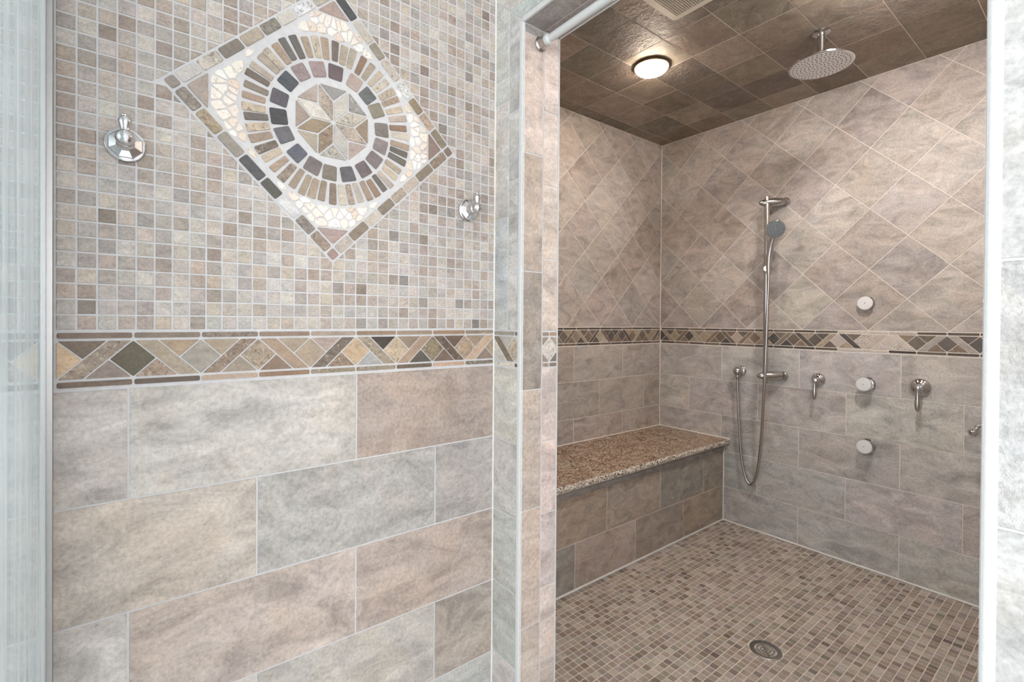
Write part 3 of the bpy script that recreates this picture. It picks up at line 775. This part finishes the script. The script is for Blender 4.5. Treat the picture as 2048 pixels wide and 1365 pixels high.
TL = [(198, 198, 194), (204, 194, 178), (130, 120, 108), (172, 157, 137), (140, 132, 118), (202, 196, 186), (212, 212, 214), (180, 170, 156)]
bw = 0.0265; L0 = R_ - bw
def side_run(n, gap=0.0):
    ls = [rnd.uniform(0.85, 1.15) for _ in range(n)]; tot = sum(ls); x = -L0; out = []
    for l in ls:
        w = 2 * L0 * l / tot; out.append((x, x + w)); x += w
    return out
for c, (a0, a1) in zip(BL, reversed(side_run(8))): mpiece('border_stone', strect(-R_, -L0, a0, a1), c, g=0.0022, rr=0.004)
for c, (a0, a1) in zip(BR, side_run(8)): mpiece('border_stone', strect(a0, a1, -R_, -L0), c, g=0.0022, rr=0.004)
for c, (a0, a1) in zip(TR, reversed(side_run(8))): mpiece('border_stone', strect(L0, R_, a0, a1), c, g=0.0022, rr=0.004)
for c, (a0, a1) in zip(TL, side_run(8)): mpiece('border_stone', strect(a0, a1, L0, R_), c, g=0.0022, rr=0.004)
for s0, t0, c in ((-R_, L0, (150, 140, 130)), (-R_, -R_, (160, 132, 122)), (L0, -R_, (140, 118, 106)), (L0, L0, (160, 150, 138))):
    mpiece('corner_stone', strect(s0, s0 + bw, t0, t0 + bw), c, g=0.003, rr=0.004)
CT = 0.062
for sx, sy, c in ((-1, 1, (166, 152, 140)), (-1, -1, (170, 146, 136)), (1, -1, (150, 122, 112)), (1, 1, (172, 152, 140))):
    mpiece('triangle_stone', [st(sx * L0, sy * L0), st(sx * (L0 - CT), sy * L0), st(sx * L0, sy * (L0 - CT))], c, g=0.003, rr=0.004)
def pol(r, a): return (MC[0] + r * math.cos(math.radians(a)), MC[1] + r * math.sin(math.radians(a)))
RAYC = [(176, 160, 138), (160, 140, 118), (190, 172, 148), (150, 134, 114), (200, 186, 166), (138, 122, 104), (110, 104, 96), (166, 150, 132), (148, 120, 96), (182, 168, 152), (120, 106, 92), (196, 176, 150), (172, 148, 124)]
def radial(kind, a, r0, r1, w0, w1, c, mat=None, rr=0.003):
    ca, sa = math.cos(math.radians(a)), math.sin(math.radians(a))
    P = lambda r, w: (MC[0] + r * ca - w * sa, MC[1] + r * sa + w * ca)
    mpiece(kind, [P(r0, -w0), P(r1, -w1), P(r1, w1), P(r0, w0)], c, mat, g=0.0, rr=rr)
for k in range(50):
    a = 176 - k * 7.2 + rnd.uniform(-0.8, 0.8)
    w = rnd.uniform(0.0072, 0.0088)
    radial('ray_stone', a, 0.1445 + rnd.uniform(-0.002, 0.002), 0.194 + rnd.uniform(-0.004, 0.002), w * 0.86, w * 1.08, rnd.choice(RAYC))
SQC = [(86, 89, 96), (152, 132, 130), (158, 137, 132), (110, 95, 95), (172, 152, 142), (104, 110, 108), (136, 126, 108), (130, 122, 112), (140, 125, 122), (124, 111, 109), (115, 100, 98), (98, 95, 98), (130, 120, 105), (124, 111, 109), (94, 100, 110), (105, 105, 110), (74, 75, 78), (88, 88, 92)]
for k, c in enumerate(SQC):
    radial('square_stone', 147 - 20 * k + rnd.uniform(-1.5, 1.5), 0.1025, 0.1375, rnd.uniform(0.0148, 0.0165), rnd.uniform(0.0165, 0.0185), c, M['slate'], 0.004)
PET = {157.5: (206, 199, 187), 112.5: (170, 155, 134), 67.5: (193, 188, 176), 22.5: (180, 170, 154), -22.5: (175, 160, 140), -67.5: (176, 173, 166), -112.5: (150, 126, 99), -157.5: (154, 134, 104)}
TRI = {135: (176, 156, 142), 90: (150, 148, 142), 45: (148, 141, 137), 0: (155, 135, 110), -45: (176, 155, 145), -90: (170, 162, 150), -135: (176, 161, 141), 180: (166, 146, 130)}
for a, c in PET.items(): mpiece('star_petal', [(MC[0], MC[1]), pol(0.0487, a - 22.5), pol(0.092, a), pol(0.0487, a + 22.5)], c, g=0.0017, rr=0.002)
for a, c in TRI.items(): mpiece('star_triangle', [pol(0.0497, a), pol(0.0925, a - 22.5), pol(0.0925, a + 22.5)], c, g=0.002, rr=0.002)
# travertine chips between the ray circle and the border (Voronoi cells)
pts = []; SP = 0.0185; n_ = int(0.21 / SP) + 1
def okp(s, t): return math.hypot(s, t) > 0.2035 and abs(s) < L0 - 0.004 and abs(t) < L0 - 0.004 and abs(s) + abs(t) < 2 * L0 - CT - 0.006
for i in range(-n_, n_ + 1):
    for j in range(-n_, n_ + 1):
        s, t = (i + rnd.uniform(-0.38, 0.38)) * SP, (j + rnd.uniform(-0.38, 0.38)) * SP
        if okp(s, t): pts.append((s, t))
dummy = [(0.188 * math.cos(math.radians(a)), 0.188 * math.sin(math.radians(a))) for a in range(0, 360, 3)]
dummy += [p for k in range(-24, 25) for p in ((k * 0.009, L0 + 0.005), (k * 0.009, -L0 - 0.005), (L0 + 0.005, k * 0.009), (-L0 - 0.005, k * 0.009))]
allp = pts + dummy
for (s, t) in pts:
    cell = [(s - 0.03, t - 0.03), (s + 0.03, t - 0.03), (s + 0.03, t + 0.03), (s - 0.03, t + 0.03)]
    for (a, b) in allp:
        dx, dy = a - s, b - t; d2 = dx * dx + dy * dy
        if d2 < 1e-9 or d2 > 0.0065: continue
        cell = clip(cell, dx, dy, (a * a + b * b - s * s - t * t) / 2)
        if len(cell) < 3: break
    for sx in (-1, 1):
        for sy in (-1, 1):
            if len(cell) >= 3: cell = clip(cell, sx, sy, 2 * L0 - CT)
    cell = dedup(cell, 8e-4) if len(cell) >= 3 else []
    if len(cell) < 3: continue
    mpiece('travertine_chip', [st(a, b) for a, b in cell], rnd.choice([(236, 230, 222), (228, 218, 206), (240, 236, 230), (222, 206, 190), (232, 224, 214)]), M['pebble'], g=0.0011, rr=0.004, bev=0.0016)

# ---------------------------------------------------------------- robe hooks
def robe_hook(p, label):
    t = empty('robe_hook', p, label, 'robe hook', 'chrome robe hooks on the mosaic wall')
    ax = (0, -1, 0)
    part('backplate', lathe([(0.0305, -0.002), (0.0315, 0.003), (0.0305, 0.007), (0.0275, 0.0085)], ax, seg=40), M['chrome'], t)
    part('faceted_cone', lathe([(0.0282, 0.0080), (0.0262, 0.0105), (0.0150, 0.0165), (0.0100, 0.026)], ax, seg=8, phase=math.pi / 8), M['chrome'], t, smooth=False)
    part('stem', lathe([(0.0105, 0.020), (0.0085, 0.027), (0.0085, 0.031), (0.0125, 0.034), (0.0125, 0.037), (0.009, 0.040)], ax, seg=24), M['chrome'], t)
    part('ball', lathe(ball(0.0152, 14), ax, (0, -0.050, 0), 28), M['chrome'], t)
    pr = [(0.0088, 0.009), (0.0074, 0.0155), (0.0080, 0.0195), (0.0102, 0.026), (0.0105, 0.030), (0.0086, 0.0355), (0.0058, 0.0385), (0.0060, 0.0400), (0.0034, 0.0430), (0.0, 0.0437)]
    part('finial', lathe(pr, (0, 0, 1), (0, -0.050, 0), 24), M['chrome'], t)
    return t
robe_hook((-0.0205, A, 0.3255), 'chrome robe hook on the mosaic wall left of the medallion, nearest the glass')
robe_hook((0.7395, A, 0.3140), 'chrome robe hook right of the medallion, next to the tiled column')

# ---------------------------------------------------------------- glass panel on the far left
gp = empty('shower_glass_panel', (-0.128, A, ZF), 'clear hazy glass shower panel with aluminium wall channel at the left edge', 'glass panel')
def lbox(lo, hi, O):
    v, f = [], []; bbox_mesh(lo, hi, v, f); return [Vector(x) - Vector(O) for x in v], f
GO = (-0.128, A, ZF)
part('glass_pane', lbox((-0.1335, 0.42, ZF + 0.005), (-0.1262, A - 0.010, 0.86), GO), M['glass'], gp, smooth=False)
part('wall_channel', lbox((-0.1262, A - 0.016, ZF), (-0.1188, A - 0.0008, 0.87), GO), M['alu'], gp, smooth=False)
part('channel_cover', lbox((-0.1342, A - 0.026, ZF), (-0.1264, A - 0.0008, 0.87), GO), M['bright_alu'], gp, smooth=False)

# ---------------------------------------------------------------- curtain rod
RX, RZ = 0.898, 0.787
rod = empty('curtain_rod', (RX, YJ, RZ), 'white shower curtain rod running across the top of the opening', 'curtain rod')
part('tube', lathe([(0.0108, 0.03), (0.0108, YJ - YP - 0.03)], (0, -1, 0), seg=24), M['rod'], rod)
for d, o in (((0, -1, 0), (0, 0, 0)), ((0, 1, 0), (0, YP - YJ, 0))):
    part('end_cap', lathe([(0.0200, 0.0), (0.0205, 0.004), (0.0165, 0.008), (0.0155, 0.028)], d, o, 28), M['chrome_soft'], rod)
    part('collar', lathe([(0.0150, 0.028), (0.0150, 0.038), (0.0118, 0.042), (0.0108, 0.044)], d, o, 28), M['rod'], rod)

# ---------------------------------------------------------------- ceiling lights
def ceiling_light(p, label, mat):
    t = empty('ceiling_light', p, label, 'ceiling light', 'ceiling lights of the shower')
    part('trim_ring', lathe([(0.084, 0.0), (0.085, 0.006), (0.080, 0.011), (0.076, 0.011), (0.076, 0.002)], (0, 0, -1), seg=40), M['bronze'], t)
    part('glass_dome', lathe([(0.0755, 0.004)] + ell(0.0755, 0.010, 0.040, 8), (0, 0, -1), seg=40), mat, t)
ceiling_light((1.9, 1.385, ZC), 'round lit ceiling light with a bronze ring on the dark shower ceiling', M['lamp'])
ceiling_light((1.97, 0.50, ZC), 'ceiling light of the shower farther right than the rain shower head, above the frame', M['lamp2'])

# ---------------------------------------------------------------- exhaust fan
fan = empty('exhaust_fan', (1.523, 0.968, ZC), 'ivory plastic exhaust fan cover with a slatted grille on the ceiling', 'fan')
hx = 0.143
def rrect(h, r, n=6):
    out = []
    for k, (sx, sy) in enumerate(((1, 1), (-1, 1), (-1, -1), (1, -1))):
        for i in range(n + 1):
            a = math.radians(90 * k + 90 * i / n); out.append((sx * (h - r) + r * math.cos(a), sy * (h - r) + r * math.sin(a)))
    return out
def loft(loops):
    n = len(loops[0][0]); v, f = [], []
    for pl, z in loops: v += [Vector((x, y, z)) for x, y in pl]
    for k in range(len(loops) - 1):
        for i in range(n):
            j = (i + 1) % n; f.append([k * n + i, k * n + j, (k + 1) * n + j, (k + 1) * n + i][::-1])
    return v, f
g_ = loft([(rrect(hx, 0.022), -0.0005), (rrect(hx, 0.022), -0.014), (rrect(hx - 0.006, 0.020), -0.022), (rrect(hx - 0.034, 0.006), -0.026), (rrect(hx - 0.035, 0.005), -0.016)])
part('cover', g_, M['plastic'], fan)
part('recess', ([Vector((x, y, -0.0165)) for x, y in rrect(hx - 0.035, 0.005)], [list(range(28))[::-1]]), M['dark'], fan, smooth=False)
hi_ = hx - 0.035; ns = 24
for k in range(ns):
    y = -hi_ + 2 * hi_ * (k + 0.5) / ns
    part('grille_slat', lbox((-hi_, y - 0.0024, -0.0245), (hi_, y + 0.0024, -0.0175), (0, 0, 0)), M['plastic'], fan, smooth=False)

# ---------------------------------------------------------------- rain shower head
RHX, RHY = 2.225, 0.788
rain = empty('rain_shower_head', (RHX, RHY, ZC), 'large round chrome rain shower head hanging from the ceiling', 'shower head')
part('flange', lathe([(0.0335, -0.001), (0.0335, 0.006), (0.030, 0.008), (0.013, 0.008)], (0, 0, -1), seg=32), M['chrome_soft'], rain)
part('arm', lathe([(0.0145, 0.006), (0.0138, 0.010), (0.0138, 0.105), (0.016, 0.112), (0.016, 0.120)], (0, 0, -1), seg=24), M['chrome_soft'], rain)
head = part('head', lathe([(0.016, 0.116), (0.05, 0.121), (0.095, 0.126), (0.112, 0.130), (0.1165, 0.134), (0.1165, 0.138), (0.113, 0.140), (0.109, 0.1395)], (0, 0, -1), seg=48), M['chrome'], rain)
part('spray_plate', lathe([(0.1095, 0.1385), (0.109, 0.1405)], (0, 0, -1), seg=48), M['face'], rain)
gs = []
for k in range(1, 8):
    rr_ = 0.0145 * k; cnt = 6 * k
    for i in range(cnt):
        a = 2 * math.pi * i / cnt + k * 0.35
        gs.append(lathe([(0.0025, 0.1402), (0.0019, 0.1420)], (0, 0, -1), (rr_ * math.cos(a), rr_ * math.sin(a), 0), 6))
part('nozzles', join(*gs), M['rubber'], rain, smooth=False, kind='stuff')

# ---------------------------------------------------------------- slide bar, hand shower, hose, outlet
BX, BY = B - 0.075, 1.2300
bar = empty('slide_bar', (B, BY, -0.29), 'tall chrome slide bar with two arms on the shower back wall', 'slide bar')
BO = Vector((B, BY, -0.29))
part('rail', lathe([(0.0125, -0.335 + 0.29), (0.0135, -0.33 + 0.29), (0.0135, 0.695 + 0.29), (0.0125, 0.70 + 0.29)], (0, 0, 1), (BX - B, 0, 0), 20), M['chrome_soft'], bar)
def arm(z):
    p0 = Vector((B - 0.012, 1.168, z)); p1 = Vector((B - 0.094, 1.266, z - 0.004)); n = 14
    pts = [p0.lerp(p1, i / n) - BO for i in range(n + 1)]
    rs = [0.0265 * math.sqrt(max(0.05, 1 - ((i / n - 0.42) / 0.6) ** 2)) for i in range(n + 1)]
    g = tube(pts, rs, 20)
    g = ([Vector((p.x, p.y, (z - BO.z) + (p.z - (z - BO.z)) * 0.95)) for p in g[0]], g[1])
    a_ = part('arm', g, M['chrome_soft'], bar)
    part('wall_flange', lathe([(0.022, -0.001), (0.023, 0.004), (0.022, 0.014), (0.018, 0.018)], (-1, 0, 0), Vector((B, 1.163, z)) - BO, 28), M['chrome_soft'], bar)
arm(0.672); arm(-0.291)
HZ = 0.300
part('slider', join(lathe(ball(0.020, 12), (0, 0, 1), Vector((BX - 0.004, BY, HZ)) - BO, 24), lathe([(0.012, 0.0), (0.0125, 0.02), (0.010, 0.034)], (0, -1, 0), Vector((BX, BY, HZ)) - BO, 20), lathe([(0.013, 0.0), (0.0155, 0.022)], (-0.85, -0.35, 0.0), Vector((BX - 0.008, BY - 0.006, HZ)) - BO, 20)), M['chrome'], bar)
hs0 = atX(1537.5, 537, B - 0.112)
hand = empty('hand_shower', hs0, 'chrome hand shower with a round grey spray face held on the slide bar', 'hand shower')
hc = atX(1551, 459, B - 0.155)
pts = catmull([(0, 0, -0.03), (0, 0, 0.02), tuple(atX(1538.5, 515, B - 0.112) - hs0), tuple(atX(1542, 492, B - 0.118) - hs0), tuple(atX(1548, 470, B - 0.128) - hs0)], 6)
nn = len(pts); rs = [0.0118 + 0.0035 * math.sin(math.pi * min(1, i / nn * 1.2)) + 0.005 * (i / nn) ** 3 for i in range(nn)]
part('handle', tube(pts, rs, 18), M['chrome_soft'], hand)
fd = (Vector((0, 0, 0)) - hc).normalized() * 0.6 + Vector((-0.55, -0.35, -0.45)); fd.normalize()
ho = hc - hs0
part('head', lathe([(0.010, -0.030), (0.030, -0.024), (0.044, -0.014), (0.0485, -0.004), (0.0485, 0.0), (0.046, 0.002)], fd, ho, 32), M['chrome'], hand)
part('spray_face', lathe([(0.0462, 0.0005), (0.0455, 0.003), (0.020, 0.0038), (0.0, 0.004)], fd, ho, 32), M['face_grey'], hand)
x_, y_, d_ = basis(fd); gs = []
for k, cnt in ((1, 6), (2, 12), (3, 18)):
    for i in range(cnt):
        a = 2 * math.pi * i / cnt + 0.2 * k; c0 = ho + (x_ * math.cos(a) + y_ * math.sin(a)) * 0.0125 * k
        gs.append(lathe([(0.0022, 0.003), (0.0016, 0.0055)], fd, c0, 6))
part('nozzles', join(*gs), M['rubber'], hand, smooth=False, kind='stuff')
# hose hangs from the handle down to a loop and back up to the outlet
oy, oz = 1.402, -0.2845
hp = [hs0 + Vector((0, 0, -0.028)), hs0 + Vector((0.0, 0.0, -0.07)), atX(1535, 620, B - 0.113), atX(1532, 700, B - 0.117), atX(1530, 752, B - 0.118), atX(1527, 800, B - 0.105), atX(1524, 860, B - 0.085), atX(1519, 915, B - 0.065), atX(1512, 955, B - 0.045),
      atX(1503, 970, B - 0.035), atX(1493, 960, B - 0.033), atX(1484, 925, B - 0.033), atX(1479.5, 870, B - 0.035), atX(1476.5, 810, B - 0.040), Vector((B - 0.043, oy, oz - 0.052)), Vector((B - 0.043, oy, oz - 0.030))]
hose_o = Vector(hp[9])
hose = part('shower_hose', tube([p - hose_o for p in catmull(hp, 8)], 0.0078, 12), M['chrome_soft'], None)
hose.location = hose_o + Vector((0, 0, EZ))
hose['label'] = 'flexible chrome shower hose hanging in a long loop beside the bench'; hose['category'] = 'hose'
out = empty('hose_outlet', (B, oy, oz), 'chrome ball-shaped wall outlet where the shower hose is attached', 'outlet')
part('wall_flange', lathe([(0.030, -0.001), (0.0305, 0.004), (0.026, 0.010), (0.016, 0.014)], (-1, 0, 0), (0, 0, 0), 32), M['chrome'], out)
part('elbow', join(lathe([(0.016, 0.010), (0.017, 0.03), (0.021, 0.038)], (-1, 0, 0), (0, 0, 0), 24), lathe(ball(0.0255, 12), (-1, 0, 0), (-0.043, 0, 0.0), 28)), M['chrome_soft'], out)
part('nut', lathe([(0.0115, 0.016), (0.0125, 0.024), (0.0115, 0.040), (0.008, 0.048)], (0, 0, -1), (-0.043, 0, 0), 20), M['chrome_soft'], out)

# ---------------------------------------------------------------- body sprays
def body_spray(p, depth, tilt, label):
    t = empty('body_spray', p, label, 'body spray', 'body sprays on the shower back wall')
    part('wall_flange', lathe([(0.034, -0.001), (0.0345, 0.004), (0.030, 0.009)], (-1, 0, 0), (0, 0, 0), 32), M['chrome'], t)
    ax = Vector((-1, tilt[0], tilt[1])).normalized()
    part('body', lathe([(0.026, 0.004), (0.029, depth * 0.4), (0.0335, depth * 0.8), (0.0345, depth * 0.93), (0.033, depth)], ax, (0, 0, 0), 32), M['chrome'], t)
    part('spray_face', lathe([(0.0328, depth - 0.0005), (0.032, depth + 0.0022), (0.015, depth + 0.0034), (0.0, depth + 0.0036)], ax, (0, 0, 0), 32), M['face'], t)
    x, y, d = basis(ax); gs = []
    for k, cnt in ((1, 8), (2, 14), (3, 20)):
        for i in range(cnt):
            a = 2 * math.pi * i / cnt + 0.3 * k; c0 = (x * math.cos(a) + y * math.sin(a)) * 0.0092 * k
            gs.append(lathe([(0.0013, depth + 0.002), (0.0010, depth + 0.0046)], ax, c0, 6))
    gs.append(lathe([(0.0022, depth + 0.003), (0.002, depth + 0.0055)], ax, (0, 0, 0), 8))
    part('nozzles', join(*gs), M['rubber'], t, smooth=False, kind='stuff')
body_spray((B, 0.7845, 0.1005), 0.024, (0.05, 0.02), 'body spray above the decorative border, topmost of the three on the back wall')
body_spray((B, 0.7770, -0.2950), 0.046, (0.10, 0.02), 'body spray between the two lever valves, middle of the three')
body_spray((B, 0.7745, -0.5985), 0.042, (0.06, 0.02), 'body spray below the valves, lowest of the three on the back wall')
body_spray((B, 0.3390, 0.1005), 0.024, (0.05, 0.02), 'body spray almost hidden behind the right edge of the opening')

# ---------------------------------------------------------------- lever valves
def valve(p, r, sc, label):
    t = empty('shower_valve', p, label, 'valve', 'lever valves on the shower back wall')
    part('escutcheon', lathe([(r, -0.001), (r, 0.003), (r * 0.95, 0.007), (r * 0.72, 0.013), (r * 0.45, 0.018), (r * 0.38, 0.022)], (-1, 0, 0), (0, 0, 0), 36), M['chrome'], t)
    part('stem', lathe([(0.0135, 0.014), (0.0145, 0.020), (0.012, 0.026), (0.0105, 0.038), (0.0125, 0.044), (0.0115, 0.054), (0.0, 0.058)], (-1, 0, 0), (0, 0, 0), 24), M['chrome'], t)
    L = 0.108 * sc
    pts = [(-0.047, 0, 0.0 - L * k / 14) for k in range(15)]
    rs = [(0.0072 + 0.0 if k < 2 else 0.0058 + 0.0055 * math.sin(math.pi * ((k - 2) / 12.0) ** 1.6) + (0.0 if k < 14 else -0.0025)) * sc for k in range(15)]
    part('lever', tube(pts, rs, 16), M['chrome_soft'], t)
valve((B, 0.9940, -0.2945), 0.0345, 0.95, 'smaller lever valve between the slide bar and the middle body spray')
valve((B, 0.5765, -0.2880), 0.0400, 1.0, 'larger lever valve right of the middle body spray')

# chrome spout half hidden by the right side of the opening
sp = empty('wall_spout', (B, 0.330, -0.42), 'small bent chrome spout peeking out beside the right edge of the opening', 'spout')
SO = Vector((B, 0.330, -0.42))
part('wall_flange', lathe([(0.026, -0.001), (0.026, 0.004), (0.020, 0.010), (0.011, 0.013)], (-1, 0, 0), (0, 0, 0), 28), M['chrome'], sp)
tip = atX(1946, 866, B - 0.10)
pts = catmull([(0, 0, 0), (-0.04, 0.0, 0.003), tuple(atX(1972, 851, B - 0.075) - SO), tuple(atX(1958, 853, B - 0.09) - SO), tuple(atX(1952, 859, B - 0.096) - SO), tuple(tip - SO)], 6)
part('pipe', tube(pts, 0.0092, 14), M['chrome'], sp)
part('tip', lathe([(0.009, -0.022), (0.0165, -0.012), (0.0185, 0.0), (0.0165, 0.010), (0.0, 0.0165)], (-0.55, 0.55, -0.45), tip - SO, 24), M['chrome'], sp)

# ---------------------------------------------------------------- floor drain
dr = empty('floor_drain', (DC[0], DC[1], ZF), 'round dark steel floor drain set in the mosaic shower floor', 'drain')
part('rim', lathe([(0.054, -0.002), (0.054, 0.001), (0.052, 0.0022), (0.038, 0.0018), (0.037, -0.003)], (0, 0, 1), (0, 0, 0), 40), M['steel'], dr)
part('sump', lathe([(0.0375, -0.0016), (0.0374, -0.0012)], (0, 0, 1), (0, 0, 0), 32), M['dark'], dr, smooth=False)
def ring(r0, r1, z0, z1): return lathe([(r0, z0), (r0, z1), (r1, z1), (r1, z0), (r0, z0)], (0, 0, 1), (0, 0, 0), 40)
def ring_open(r0, r1, z0, z1):
    g = ring(r0, r1, z0, z1); return g[0], g[1][:-2]
part('grate_ring', ring_open(0.0255, 0.0310, -0.001, 0.0016), M['chrome_soft'], dr)
part('grate_ring', ring_open(0.0135, 0.0185, -0.001, 0.0016), M['chrome_soft'], dr)
part('grate_hub', lathe([(0.008, -0.001), (0.008, 0.0016), (0.005, 0.0022)], (0, 0, 1), (0, 0, 0), 20), M['chrome_soft'], dr)
for k in range(4):
    a = math.radians(45 + 90 * k); c_, s_ = math.cos(a), math.sin(a)
    part('grate_spoke', tube([(0.006 * c_, 0.006 * s_, 0.0004), (0.0375 * c_, 0.0375 * s_, 0.0004)], 0.0018, 8), M['chrome_soft'], dr)

# ---------------------------------------------------------------- tidy up: lift structure children, drop helper keys
for o in list(bpy.data.objects):
    for k in ('_local', '_w'):
        if k in o: del o[k]
